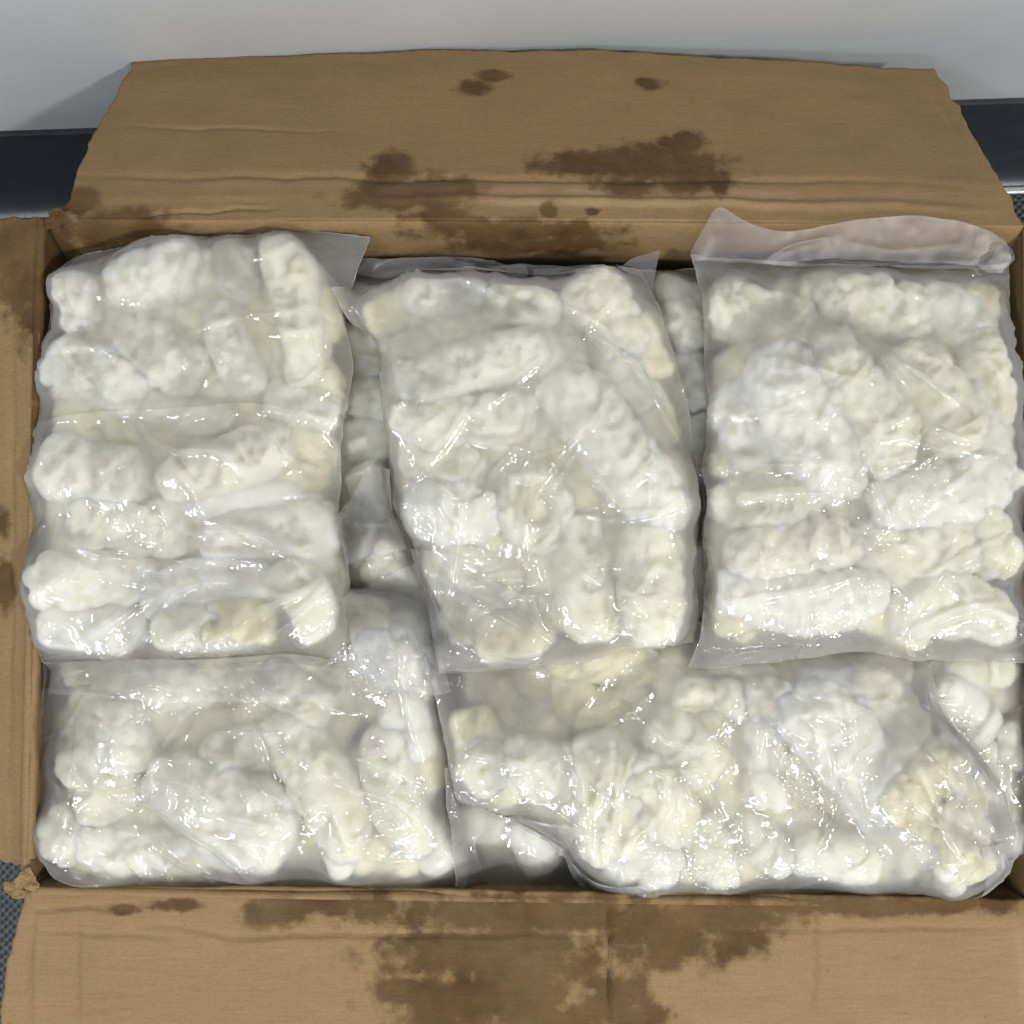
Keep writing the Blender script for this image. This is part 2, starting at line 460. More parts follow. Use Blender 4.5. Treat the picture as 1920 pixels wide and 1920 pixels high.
def sheet(name, S, parent, thick=THK, amp=0.0008, seed=0, down=(0, 0, -1), rag=None, label=None, pale=0.0):
    """a cardboard panel from a grid of points, with real thickness, creases and stain fields"""
    nv, nu = S.shape[:2]
    px, py = proj(S)
    N_ = np.cross(np.gradient(S, axis=1), np.gradient(S, axis=0))
    N_ /= np.linalg.norm(N_, axis=-1, keepdims=True) + 1e-12
    if (N_ @ np.asarray(down)).mean() > 0:
        N_ = -N_
    disp = amp * fbm(S[..., 0] * 18, S[..., 1] * 18, S[..., 2] * 18, seed)
    disp = disp + 0.00009 * np.sin(S[..., 0] * 2 * np.pi / 0.0075 + 2 * noise(S[..., 0] * 5, S[..., 1] * 5, 0, 3))
    wear = np.zeros((nv, nu)); stain = np.zeros((nv, nu))
    wob = 9 * fbm(px / 90, py / 90, 0, seed + 5)
    for poly, a, w in CREASES:
        disp = disp + seg_ridge(px + wob * .4, py + wob * .5, poly, a * 1.7, w * .7, False)
    for poly, a, w in WEARS:
        wear = np.maximum(wear, seg_ridge(px, py + wob * .3, poly, a, w, False))
    wear = wear * (1 - pale) + pale
    wear *= 0.65 + 0.5 * noise(px / 40, py / 40, 0, 77)
    for (x, y, rx, ry) in STAINS:
        d = np.hypot((px - x) / rx, (py - y) / ry)
        stain = np.maximum(stain, np.clip(1.12 - 0.62 * d, 0, 1))
    stain = np.clip(stain + 0.16 * fbm(px / 30, py / 30, 0, 91), 0, 1.1)
    T = S + N_ * disp[..., None]
    B = S - N_ * thick
    V = np.concatenate([T.reshape(-1, 3), B.reshape(-1, 3)])
    n = nv * nu
    q = [grid_quads(nv, nu), grid_quads(nv, nu, n, True)]
    i = np.arange(n).reshape(nv, nu)
    per = np.r_[i[0], i[1:, -1], i[-1, ::-1][1:], i[::-1, 0][1:]]
    q.append(np.stack([per[:-1], per[1:], per[1:] + n, per[:-1] + n], -1))
    me = mesh(name, V, np.concatenate(q), CARD, True, {'wear': np.r_[np.clip(wear, 0, 1).ravel()] .tolist() * 2, 'stain': stain.ravel().tolist() * 2})
    o = link(name, me, parent)
    if label:
        o['label'] = label
    return o


def ragged(pts, amp, n, seed, freq=40.0):
    q = resample(pts, n)
    d = np.gradient(q[:, :2], axis=0)
    d /= np.linalg.norm(d, axis=1, keepdims=True) + 1e-9
    s = np.linspace(0, 1, n)
    L = np.hypot(*np.diff(np.asarray(pts, float)[:, :2], axis=0).T).sum()
    k = amp * fbm(s * L * freq, s * 0, 0, seed, 4)
    k[0] = k[-1] = 0
    q[:, 0] -= d[:, 1] * k; q[:, 1] += d[:, 0] * k
    return q


def W(pts):
    """list of (px, py, z) -> world points"""
    p = np.asarray(pts, float)
    return unproj(p[:, 0], p[:, 1], p[:, 2])


# back flap: folded out and down towards the wall
dz = 0.088
top = W([(252, 116, H - dz), (430, 106, H - dz), (640, 100, H - dz + .004), (800, 94, H - dz + .006), (965, 93, H - dz + .007), (1120, 96, H - dz + .006), (1250, 102, H - dz + .004), (1420, 112, H - dz + .002), (1600, 120, H - dz), (1752, 129, H - dz)])
bot = W([(98, 416, H - .002), (500, 412, H - .0015), (960, 411, H - .0015), (1500, 414, H - .0015), (1916, 424, H - .002)])
left = W([(252, 116, H - dz), (225, 160, H - .073), (180, 240, H - .049), (140, 330, H - .022), (128, 372, H - .01), (98, 416, H - .002)])
right = W([(1752, 129, H - dz), (1795, 200, H - .066), (1840, 285, H - .038), (1880, 345, H - .017), (1916, 424, H - .002)])
S = coons(ragged(top, 0.0007, 300, 1, 60), ragged(right, 0.0013, 200, 2, 120), bot, ragged(left, 0.0014, 200, 3, 130), 340, 130)
sheet('back_flap', S, carton, seed=11)

# front flap: folded out towards the viewer
zf = H + 0.003
top = W([(44, 1666, H - .002), (400, 1664, H - .0015), (800, 1668, H - .0015), (1300, 1676, H - .0015), (1700, 1682, H - .0015), (1920, 1686, H - .002)])
bot = W([(-30, 2330, zf), (500, 2330, zf), (1000, 2334, zf), (1500, 2336, zf), (1990, 2340, zf)])
left = W([(44, 1666, H - .002), (30, 1715, H), (12, 1800, H), (4, 1920, H + .002), (-30, 2330, zf)])
right = W([(1920, 1686, H - .002), (1928, 1760, H), (1945, 1920, H + .002), (1990, 2340, zf)])
S = coons(ragged(top, 0.0006, 300, 4, 60), ragged(right, 0.0008, 150, 5, 100), bot, ragged(left, 0.0015, 150, 6, 130), 340, 130)
S[..., 2] += 0.0016 * fbm(S[..., 0] * 9, S[..., 1] * 14, 0, 61)
sheet('front_flap', S, carton, seed=12, pale=0.08)

# left and right flaps
top = W([(-420, 430, H - .05), (-200, 425, H - .03), (0, 412, H - .012), (40, 404, H - .006), (78, 412, H)])
bot = W([(-440, 1570, H - .05), (-200, 1590, H - .03), (0, 1612, H - .012), (30, 1622, H - .006), (50, 1610, H)])
left = W([(-420, 430, H - .05), (-430, 1000, H - .05), (-440, 1570, H - .05)])
right = W([(78, 412, H), (72, 560, H), (66, 800, H), (60, 1200, H), (50, 1610, H)])
S = coons(ragged(top, 0.0018, 200, 7, 110), ragged(right, 0.0006, 200, 8, 60), ragged(bot, 0.0018, 200, 9, 110), left, 130, 260)
sheet('side_flap', S, carton, seed=13)
top = W([(1926, 424, H), (2100, 420, H - .02), (2330, 425, H - .05)])
bot = W([(1936, 1690, H), (2100, 1680, H - .02), (2350, 1660, H - .05)])
S = coons(top, W([(2330, 425, H - .05), (2350, 1660, H - .05)]), bot, W([(1926, 424, H), (1936, 1690, H)]), 60, 120)
sheet('side_flap', S, carton, seed=14)

# walls of the carton (inner faces), leaning out a little under the load
IN = 0.0
c = {k: rim[k].copy() for k in rim}
cen = sum(c.values()) / 4


def wall_panel(name, a, b, bulge, seed, zt0=-0.0015):
    nu, nv = 200, 60
    u = np.linspace(0, 1, nu)[None, :]; v = np.linspace(0, 1, nv)[:, None]
    dep = v ** 1.6 * (H - 0.004)
    A = a[None, None] * (1 - u[..., None]) + b[None, None] * u[..., None]
    S = np.repeat(A, nv, 0).copy()
    S[..., 2] = H + zt0 - dep
    n = np.array([cen[0], cen[1]]) - (a[:2] + b[:2]) / 2
    n /= np.linalg.norm(n)
    off = -bulge * np.sin(np.pi * u) * np.sin(np.pi * np.clip(v * 1.1, 0, 1)) + 0.014 * np.clip(v * 5, 0, 1) * (1 if name == 'back_wall' else 0)
    S[..., :2] += off[..., None] * n
    return sheet(name, S, carton, seed=seed, down=(-n[0], -n[1], 0))


wall_panel('back_wall', rim['bl'], rim['br'], 0.006, 21)
wall_panel('front_wall', rim['fr'], rim['fl'], 0.006, 22)
wall_panel('side_wall', rim['fl'], rim['bl'], 0.006, 23)
wall_panel('side_wall', rim['br'], rim['fr'], 0.006, 24)
bmv = [rim[k] * np.array([.985, .985, 0]) + np.array([0, 0, .006]) for k in ('fl', 'fr', 'br', 'bl')]
S = coons(np.array([bmv[3], bmv[2]]), np.array([bmv[2], bmv[1]]), np.array([bmv[0], bmv[1]]), np.array([bmv[3], bmv[0]]), 30, 20)
sheet('bottom_panel', S, carton, seed=25)

# torn paper at the split corners


def torn(px, py, z, n, size, seed):
    r = np.random.default_rng(seed)
    for k in range(n):
        cx, cy = px + r.normal(0, size * .5), py + r.normal(0, size * .6)
        ang = r.uniform(0, 6.28)
        l, w = size * r.uniform(.7, 1.0), size * r.uniform(.45, .7)
        u = np.linspace(0, 1, 10)[None, :]; v = np.linspace(0, 2 * np.pi, 41)[:, None]
        rad = u * (1 + .35 * fbm(np.cos(v) * 1.6 + k, np.sin(v) * 1.6, 0, seed, 4))
        X = cx + l * rad * np.cos(v) * math.cos(ang) - w * rad * np.sin(v) * math.sin(ang)
        Y = cy + l * rad * np.cos(v) * math.sin(ang) + w * rad * np.sin(v) * math.cos(ang)
        Z = z + r.uniform(-.001, .001) + 0.0012 * fbm(X / 16, Y / 16, 0, seed + 2) + 0.0012 * u ** 2 * np.sin(v + k)
        sheet('torn_paper', unproj(X, Y, Z + X * 0), carton, thick=0.0006, amp=0.0003, seed=seed + k)



torn(112, 404, H + .0015, 3, 26, 31)
torn(44, 1664, H + .0015, 3, 24, 41)

# ------------------------------------------------------------------ squid pieces
PITCH = 0.0086


def worley(x, y, z, seed, jit=1.0):
    xi, yi, zi = (np.floor(q).astype(np.int64) for q in (x, y, z))
    best = np.full(np.shape(x), 9.0)
    for dx in (-1, 0, 1):
        for dy in (-1, 0, 1):
            for dz in (-1, 0, 1):
                a, b, c_ = xi + dx, yi + dy, zi + dz
                px = a + .5 + .5 * jit * _h(a, b, c_, seed); py = b + .5 + .5 * jit * _h(a, b, c_, seed + 1); pz = c_ + .5 + .5 * jit * _h(a, b, c_, seed + 2)
                best = np.minimum(best, (x - px) ** 2 + (y - py) ** 2 + (z - pz) ** 2)
    return np.sqrt(best)


def lobes(X, Y, Z, pitch, seed, jit):
    f = worley(X / pitch, Y / pitch, Z / pitch, seed, jit)
    return np.sqrt(np.clip(1 - (f / 0.76) ** 2, 0, 1)) - .5


def piece_verts(kind, L, Wd, T, seed):
    nu, nt_ = (76, 56) if kind != 'smooth' else (56, 40)
    u = np.linspace(0, 1, nu)[:, None]
    th = np.linspace(0, 2 * np.pi, nt_, endpoint=False)[None, :]
    s = 2 * u - 1
    p = 3.6
    r = np.clip(1 - np.abs(s) ** p, 0, 1) ** (1 / p)
    r = r * (1 + 0.13 * noise(u * 3 + seed * 1.7, 0, 0, seed))
    c_, s_ = np.cos(th), np.sin(th)
    X = np.sign(s) * np.abs(s) ** 0.95 * L / 2 + 0 * th
    Y = Wd / 2 * r * np.sign(c_) * np.abs(c_) ** 0.85
    Z = T / 2 * r * np.sign(s_) * np.abs(s_) ** 0.85
    # outward direction
    nx = np.sign(s) * np.abs(s) ** 3 * 0.9 + 0 * th
    ny, nz = c_ * np.sqrt(np.clip(1 - nx ** 2, 0, 1)), s_ * np.sqrt(np.clip(1 - nx ** 2, 0, 1))
    q = np.stack([X, Y, Z], -1)
    lo = fbm(X * 45 + seed, Y * 45, Z * 45, seed, 2)
    side = 0.55 + 0.45 * np.maximum(np.abs(ny), np.abs(nx))
    if kind == 'flower':
        c45 = 0.7071
        d = 0.0050 * side * lobes((X + Y) * c45 + .0006 * lo, (X - Y) * c45, Z, 0.0078, seed + 3, .5) + 0.0012 * lo
    elif kind == 'ridge':
        d = 0.0040 * side * lobes(X, Y * .8, Z * .6, 0.0095, seed + 3, .45) + 0.0014 * lo
    elif kind == 'knob':
        d = 0.0056 * side * lobes(X, Y, Z, 0.0098, seed + 3, .95) + 0.0020 * lo
    else:
        d = 0.0014 * lo + 0.0018 * side * lobes(X, Y, Z, 0.015, seed + 3, .95)
    q = q + np.stack([nx, ny, nz], -1) * d[..., None]
    bend = np.random.default_rng(seed).normal(0, 0.12)
    q[..., 1] += bend * (s ** 2) * L * .5
    q[..., 2] += 0.05 * np.random.default_rng(seed + 1).normal() * s * L * .3
    return q


def ring_verts(L, T, seed):
    nu, nt_ = 64, 28
    u = np.linspace(0, 2 * np.pi, nu, endpoint=False)[:, None]
    th = np.linspace(0, 2 * np.pi, nt_, endpoint=False)[None, :]
    mn = 0.165 * L
    R = L / 2 - mn
    rr = R + mn * np.cos(th)
    X = rr * np.cos(u) * 1.05; Y = rr * np.sin(u) * .85; Z = T * .5 * np.sin(th) + 0 * u
    d = 0.0018 * fbm(X * 60 + seed, Y * 60, Z * 60, seed, 2)
    q = np.stack([X + d * np.cos(u), Y + d * np.sin(u), Z + d], -1)
    return q


def piece_mesh(kind, L, Wd, T, seed, pink=None, mat=None):
    q = ring_verts(L, T, seed) if kind == 'ring' else piece_verts(kind, L, Wd, T, seed)
    a, b = q.shape[:2]
    i = np.arange(a * b).reshape(a, b)
    i = np.concatenate([i, i[:, :1]], 1)
    if kind == 'ring':
        i = np.concatenate([i, i[:1]], 0)
    f = np.stack([i[:-1, :-1], i[:-1, 1:], i[1:, 1:], i[1:, :-1]], -1).reshape(-1, 4)
    v = q.reshape(-1, 3)
    at = {}
    if pink is not None:
        d = np.hypot(v[:, 0] - pink[0] * L / 2, v[:, 1] - pink[1] * Wd / 2)
        at['pink'] = np.clip(1 - d / pink[2], 0, 1) * .65
    tris = None
    if kind != 'ring':
        # close the ends
        n = len(v)
        e0, e1 = q[0].mean(0), q[-1].mean(0)
        v = np.concatenate([v, [e0, e1]])
        r0 = i[0]; r1 = i[-1]
        tris = np.concatenate([np.stack([np.full(b, n), r0[1:], r0[:-1]], -1), np.stack([np.full(b, n + 1), r1[:-1], r1[1:]], -1)])
        if 'pink' in at:
            at['pink'] = np.r_[at['pink'], 0, 0]
    return mesh('squid_piece', v, f, mat or SQUID, True, at, tris), v


# ------------------------------------------------------------------ height fields that the bags are draped on
GX0, GX1, GY0, GY1, GH = -0.30, 0.30, -0.23, 0.24, 0.001
gnx, gny = int((GX1 - GX0) / GH) + 1, int((GY1 - GY0) / GH) + 1
gx = GX0 + np.arange(gnx) * GH
gy = GY0 + np.arange(gny) * GH
MX, MY = np.meshgrid(gx, gy)
Z0 = H - 0.060
G = np.full((gny, gnx), Z0)


def sample(F, x, y):
    fx = np.clip((x - GX0) / GH, 0, gnx - 1.001); fy = np.clip((y - GY0) / GH, 0, gny - 1.001)
    ix, iy = fx.astype(int), fy.astype(int)
    tx, ty = fx - ix, fy - iy
    return F[iy, ix] * (1 - tx) * (1 - ty) + F[iy, ix + 1] * tx * (1 - ty) + F[iy + 1, ix] * (1 - tx) * ty + F[iy + 1, ix + 1] * tx * ty


def inside(poly, X, Y):
    r = np.zeros(X.shape, bool)
    n = len(poly)
    for i in range(n):
        x1, y1 = poly[i]; x2, y2 = poly[(i + 1) % n]
        if y1 == y2:
            continue
        cnd = ((y1 > Y) != (y2 > Y)) & (X < (x2 - x1) * (Y - y1) / (y2 - y1) + x1)
        r ^= cnd
    return r


def blur(F, n):
    for _ in range(n):
        P = np.pad(F, 1, mode='edge')
        F = 0.25 * (P[:-2, 1:-1] + P[2:, 1:-1] + P[1:-1, :-2] + P[1:-1, 2:])
    return F


def maxf(F, n):
    for _ in range(n):
        P = np.pad(F, 1, mode='edge')
        F = np.maximum.reduce([P[:-2, 1:-1], P[2:, 1:-1], P[1:-1, :-2], P[1:-1, 2:], F])
    return F


def minf(F, n):
    return -maxf(-F, n)


def membrane(obst, mask, bnd, k):
    """tight film over obstacles, fixed along the edge of the mask"""
    lv = []
    o, m, b = obst, mask, bnd
    for s in range(3):
        lv.append((o, m, b))
        ny, nx = (o.shape[0] // 2) * 2, (o.shape[1] // 2) * 2
        f = lambda a, fn: fn(fn(a[:ny, :nx].reshape(ny // 2, 2, nx), 1).reshape(ny // 2, nx // 2, 2), 2)
        o2 = f(o, lambda a, ax: a.max(axis=ax)); m2 = f(m, lambda a, ax: a.all(axis=ax)); b2 = f(b, lambda a, ax: a.mean(axis=ax))
        o, m, b = o2, m2, b2
    z = None
    for s in range(2, -1, -1):
        o, m, b = lv[s]
        h = GH * 2 ** s
        if z is None:
            z = np.where(m, np.maximum(o, b), b)
        else:
            z = np.repeat(np.repeat(z, 2, 0), 2, 1)
            z = np.pad(z, ((0, o.shape[0] - z.shape[0]), (0, o.shape[1] - z.shape[1])), mode='edge')
            z = np.where(m, np.maximum(z, o), b)
        cst = k * h * h / 4
        for it in range((260, 160, 110)[2 - s]):
            a = 0.25 * (np.roll(z, 1, 0) + np.roll(z, -1, 0) + np.roll(z, 1, 1) + np.roll(z, -1, 1)) - cst
            z = np.where(m, np.maximum(a, o), b)
    return z


PX = 0.528 / 1920          # metres per picture pixel near the rim
FILLER = []
for k in range(12):
    kd = ('flower', 'knob', 'smooth', 'ridge', 'smooth')[k % 5]
    FILLER.append(piece_mesh(kd, rng.uniform(.036, .062), rng.uniform(.022, .030), rng.uniform(.014, .018), 500 + k, None, SQUID_DEEP))


def rotv(v, ax, ay, az):
    M = Matrix.Rotation(az, 3, 'Z') @ Matrix.Rotation(ay, 3, 'Y') @ Matrix.Rotation(ax, 3, 'X')
    return v @ np.array(M).T


def film_obj(name, S, parent, org, mat, gap, uvz=None):
    nv, nu = S.shape[:2]
    me = mesh(name, (S - org).reshape(-1, 3), grid_quads(nv, nu), mat, True, {'gap': np.clip(gap, 0, 1)})
    return link(name, me, parent)


def bag(label, sides, pieces, zref, nfill, seed, ridges=(), nrand=14, k=22.0, squash=1.0, lift=0.007, top=0.0125, rimfill=True, clear=(), edge=0.0012, zedge=None, zmode=None, amp=1.7):
    """sides: top, right, bottom, left polylines in picture pixels (top/bottom left to right, sides top to bottom)"""
    global G
    r = np.random.default_rng(seed)
    sd = [unproj([p[0] for p in s], [p[1] for p in s], zref)[:, :2] for s in sides]
    ring = np.concatenate([sd[0], sd[1][1:], sd[2][::-1][1:], sd[3][::-1][1:-1]])
    mask = inside(ring, MX, MY)
    base = blur(maxf(G, 3), 14)
    base = np.maximum(base, G) + 0.0012
    cx, cy = ring.mean(0)
    org = np.array([cx, cy, float(sample(base, np.array([cx]), np.array([cy]))[0])])
    t = thing('frozen_squid_bag', label, 'bag of squid', tuple(org), 'clear plastic bags of frozen squid')
    P = np.full(G.shape, -1.0)

    def drop(me, v, x, y, z, rx, ry, rz):
        w = rotv(v, rx, ry, rz) + np.array([x, y, z])
        ix = np.clip(((w[:, 0] - GX0) / GH).round().astype(int), 0, gnx - 1)
        iy = np.clip(((w[:, 1] - GY0) / GH).round().astype(int), 0, gny - 1)
        np.maximum.at(P, (iy, ix), w[:, 2])
        o = link('squid_piece', me, t, (x - org[0], y - org[1], z - org[2]))
        o.rotation_euler = Matrix((Matrix.Rotation(rz, 3, 'Z') @ Matrix.Rotation(ry, 3, 'Y') @ Matrix.Rotation(rx, 3, 'X'))).to_euler()

    maskf = mask.astype(float)
    for _ in range(2):
        maskf = np.minimum.reduce([maskf, np.roll(maskf, 1, 0), np.roll(maskf, -1, 0), np.roll(maskf, 1, 1), np.roll(maskf, -1, 1)])

    def frac_in(v, x, y, rz):
        c_, s_ = math.cos(rz), math.sin(rz)
        w = v[::7]
        return sample(maskf, x + w[:, 0] * c_ - w[:, 1] * s_, y + w[:, 0] * s_ + w[:, 1] * c_).mean()

    clr = [(*unproj(a, b, zref)[:2], w * PX) for a, b, w in clear]
    # loose filling under the pieces one can tell apart
    n = 0; tries = 0
    pts = []
    while n < nfill and tries < 3000:
        tries += 1
        x = r.uniform(ring[:, 0].min(), ring[:, 0].max()); y = r.uniform(ring[:, 1].min(), ring[:, 1].max())
        if any(math.hypot(x - a, y - b) < 0.0165 for a, b in pts):
            continue
        me, v = FILLER[r.integers(len(FILLER))]
        rz = r.uniform(0, 6.28)
        if frac_in(v, x, y, rz) < .985:
            continue
        pts.append((x, y))
        z = max(float(sample(base, np.array([x]), np.array([y]))[0]) + 0.007 + r.uniform(0, .003), zref + top - r.uniform(.021, .0255) - (.008 if any(math.hypot(x - a, y - b) < q for a, b, q in clr) else 0))
        drop(me, v, x, y, z, r.normal(0, .12), r.normal(0, .06), rz)
        n += 1
    # pieces pressed against the side of the bag
    if rimfill:
        rr_ = np.concatenate([ring, ring[:1]])
        rr_ = np.stack([np.interp(np.linspace(0, 1, 400), np.linspace(0, 1, len(rr_)), rr_[:, q]) for q in (0, 1)], -1)
        acc = np.r_[0, np.cumsum(np.hypot(*np.diff(rr_, axis=0).T))]
        pos = .02
        tc = [unproj(pc[0], pc[1], zref)[:2] for pc in pieces]
        while pos < acc[-1] - .02:
            i0 = int(np.interp(pos, acc, np.arange(400)))
            a0, a1 = rr_[max(i0 - 4, 0)], rr_[min(i0 + 4, 399)]
            dv = (a1 - a0) / (np.hypot(*(a1 - a0)) + 1e-9)
            nn = np.array([-dv[1], dv[0]])
            if nn @ (np.array([cx, cy]) - rr_[i0]) < 0:
                nn = -nn
            q = rr_[i0] + nn * (.0145 + r.uniform(0, .004))
            me, v = FILLER[r.integers(len(FILLER))]
            rz = math.atan2(dv[1], dv[0]) + r.normal(0, .25)
            if frac_in(v, q[0], q[1], rz) > .97 and not any(math.hypot(q[0] - a, q[1] - b) < w for a, b, w in clr):
                zb = float(sample(base, q[0:1], q[1:2])[0])
                drop(me, v, q[0], q[1], max(zref + top - .0075 - .009, zb + .008), r.normal(0, .15), r.normal(0, .05), rz)
                pos += r.uniform(.034, .058)
            else:
                pos += .006
    for j, pc in enumerate(pieces):
        px, py, L, Wd, ang, kind = pc[:6]
        dz = pc[6] if len(pc) > 6 else 0.0
        pink = pc[7] if len(pc) > 7 else None
        L, Wd = L * PX, Wd * PX
        p = unproj(px, py, zref)
        for _ in range(12):
            el = np.linspace(0, 6.28, 140)
            v = np.stack([np.cos(el) * (L / 2 + .001), np.sin(el) * (Wd / 2 + .001), el * 0], -1)
            v[:, :2] *= (np.arange(140) % 3 / 4 + .5)[:, None]
            if frac_in(v, p[0], p[1], -math.radians(ang)) > .955:
                break
            L *= .965; Wd *= .985
            p = p + (np.array([cx, cy, zref]) - p) * .012
        T = min(Wd * .78, 0.024) * squash
        me, v = piece_mesh(kind, L, Wd, T, seed * 100 + j, pink)
        z = max(zref + top + dz * (1.5 if dz > 0 else 1.2) + r.uniform(-.0008, .0008), float(sample(base, p[0:1], p[1:2])[0]) + T * .8) - T / 2
        drop(me, v, p[0], p[1], z, r.normal(0, .10), r.normal(0, .03), -math.radians(ang))
    Pm = maxf(P, 1)
    Pm = np.where(Pm < 0, -1.0, blur(Pm, 1))
    Pm = np.maximum(Pm, P)
    Pf = np.where(Pm < 0, base - .004, Pm)
    Pf = minf(maxf(Pf, 16), 6)
    Pf = blur(Pf, 60) + 0.0016
    Pf = np.maximum(Pf, Pm + 0.0002)
    Pf = np.maximum(blur(Pf, 10), Pm + 0.0002)
    Pf = np.maximum(blur(Pf, 4), Pm)
    obst = np.maximum(np.where(Pm > 0, np.maximum(Pf, Pm) + 0.0005, -1.0), base + 0.0010)
    ze = zref if zedge is None else zedge
    bnd = np.maximum(base + edge, ze)
    Zt = membrane(obst, mask, bnd, k)
    # film mesh, conforming to the outline
    W_, H_ = np.ptp(ring[:, 0]), np.ptp(ring[:, 1])
    nu, nv = int(W_ / 0.00092), int(H_ / 0.00092)
    e3 = []
    for q_, s in enumerate(sd):
        nn = len(s) * 6
        s3 = resample(s, 90)
        e3.append(ragged(s3, 0.0011, 90, seed * 7 + q_, 55))
    S2 = coons(e3[0], e3[1], e3[2], e3[3], nu, nv)
    X, Y = S2[..., 0], S2[..., 1]
    Z = sample(Zt, X, Y)
    gapv = sample(blur(Zt - np.where(Pm < 0, base - .006, Pm), 10), X, Y)
    for poly, a, w in ridges:
        pp = unproj([q[0] for q in poly], [q[1] for q in poly], zref)[:, :2]
        pp = resample(pp, max(3, len(pp) * 3))
        Z = Z + seg_ridge(X, Y, pp, a * .001 * amp, w * .00125)
    for _ in range(int(nrand * 1.5)):
        i0 = r.integers(nv * nu)
        x0, y0 = X.ravel()[i0], Y.ravel()[i0]
        a0 = r.uniform(0, 6.28); ln = r.uniform(.02, .085)
        pl = [(x0, y0)]
        for q in range(4):
            a0 += r.normal(0, .22)
            pl.append((pl[-1][0] + ln / 4 * math.cos(a0), pl[-1][1] + ln / 4 * math.sin(a0)))
        Z = Z + seg_ridge(X, Y, pl, r.uniform(.0006, .0018), r.uniform(.0007, .0017))
    eu = np.minimum(np.linspace(0, 1, nu), np.linspace(1, 0, nu))[None, :] * W_
    ev = np.minimum(np.linspace(0, 1, nv), np.linspace(1, 0, nv))[:, None] * H_
    ed = np.minimum(eu, ev)
    Z = Z + np.exp(-ed / 0.004) * 0.0013 * (fbm(X * 70, Y * 70, 0, seed + 3) + .6)
    Z = Z + 0.00035 * fbm(X * 160, Y * 160, 0, seed + 8) + 0.0006 * fbm(X * 48, Y * 48, 0, seed + 9)
    Z = np.maximum(Z, sample(blur(maxf(Pm, 2), 3), X, Y) + 0.0006)
    S = np.stack([X, Y, Z], -1)
    film_obj('front_film', S, t, org, FILM, (gapv - 0.001) / 0.009)
    # back sheet
    nb, mb = max(8, int(W_ / .004)), max(8, int(H_ / .004))
    Sb = coons(e3[0], e3[1], e3[2], e3[3], nb, mb)
    ub = np.linspace(0, 1, nb)[None, :]; vb = np.linspace(0, 1, mb)[:, None]
    edb = np.minimum(np.minimum(ub, 1 - ub) * W_, np.minimum(vb, 1 - vb) * H_)
    wb = np.exp(-edb / 0.005)
    Zb = sample(base, Sb[..., 0], Sb[..., 1]) * (1 - wb) + sample(bnd, Sb[..., 0], Sb[..., 1]) * wb - 0.0002
    film_obj('back_film', np.dstack([Sb, Zb[..., None]]), t, org, FILM_BACK, np.ones(Zb.shape))
    # welded seam: a narrow doubled band along the outline
    per = np.concatenate([S[0], S[1:, -1], S[-1, ::-1][1:], S[::-1, 0][1:]])
    inn = np.concatenate([S[2], S[1:, -3], S[-3, ::-1][1:], S[::-1, 2][1:]])
    d = inn - per
    d /= np.linalg.norm(d, axis=1, keepdims=True) + 1e-9
    lanes = np.stack([per + d * q * 0.0011 + np.array([0, 0, hz]) for q, hz in ((-.2, -.0002), (.1, .0005), (.4, .0004), (.6, .0001))])
    me = mesh('seam', (lanes - org).reshape(-1, 3), grid_quads(4, len(per)), SEAM, True, {'gap': np.ones(lanes.shape[:2])})
    link('seam', me, t)
    G = np.where(mask, np.maximum(G, blur(Zt, 1) + 0.0005), G)
    return t, org, Zt


def loose(t, org, name, sides, zref, seed, zfun=None, ridges=(), wav=0.0012, over=0.0025, gap=0.7, amp=1.0):
    """a flap of film that lies loose over what is below it"""
    sd = [unproj([p[0] for p in s], [p[1] for p in s], zref)[:, :2] for s in sides]
    ring = np.concatenate([sd[0], sd[1][1:], sd[2][::-1][1:], sd[3][::-1][1:-1]])
    W_, H_ = np.ptp(ring[:, 0]), np.ptp(ring[:, 1])
    nu, nv = max(12, int(W_ / .0011)), max(12, int(H_ / .0011))
    S2 = coons(*[ragged(resample(s, 60), 0.0006, 60, seed + q, 50) for q, s in enumerate(sd)], nu, nv)
    X, Y = S2[..., 0], S2[..., 1]
    Z = sample(blur(maxf(G, 2), 10), X, Y) + over
    u = np.linspace(0, 1, nu)[None, :]; v = np.linspace(0, 1, nv)[:, None]
    if zfun is not None:
        Z = Z + zfun(u, v)
    Z = np.maximum(Z, zref - .002 + 0 * Z)
    if zfun is not None:
        Z = Z + zfun(u, v) * .3
    Z = Z + wav * fbm(X * 55, Y * 55, 0, seed)
    for poly, a, w in ridges:
        pp = unproj([q[0] for q in poly], [q[1] for q in poly], zref)[:, :2]
        Z = Z + seg_ridge(X, Y, resample(pp, max(3, len(pp) * 3)), a * .001 * amp, w * .001)
    o = film_obj(name, np.stack([X, Y, Z], -1), t, org, FILM_LOOSE, np.full(X.shape, gap))
    return o


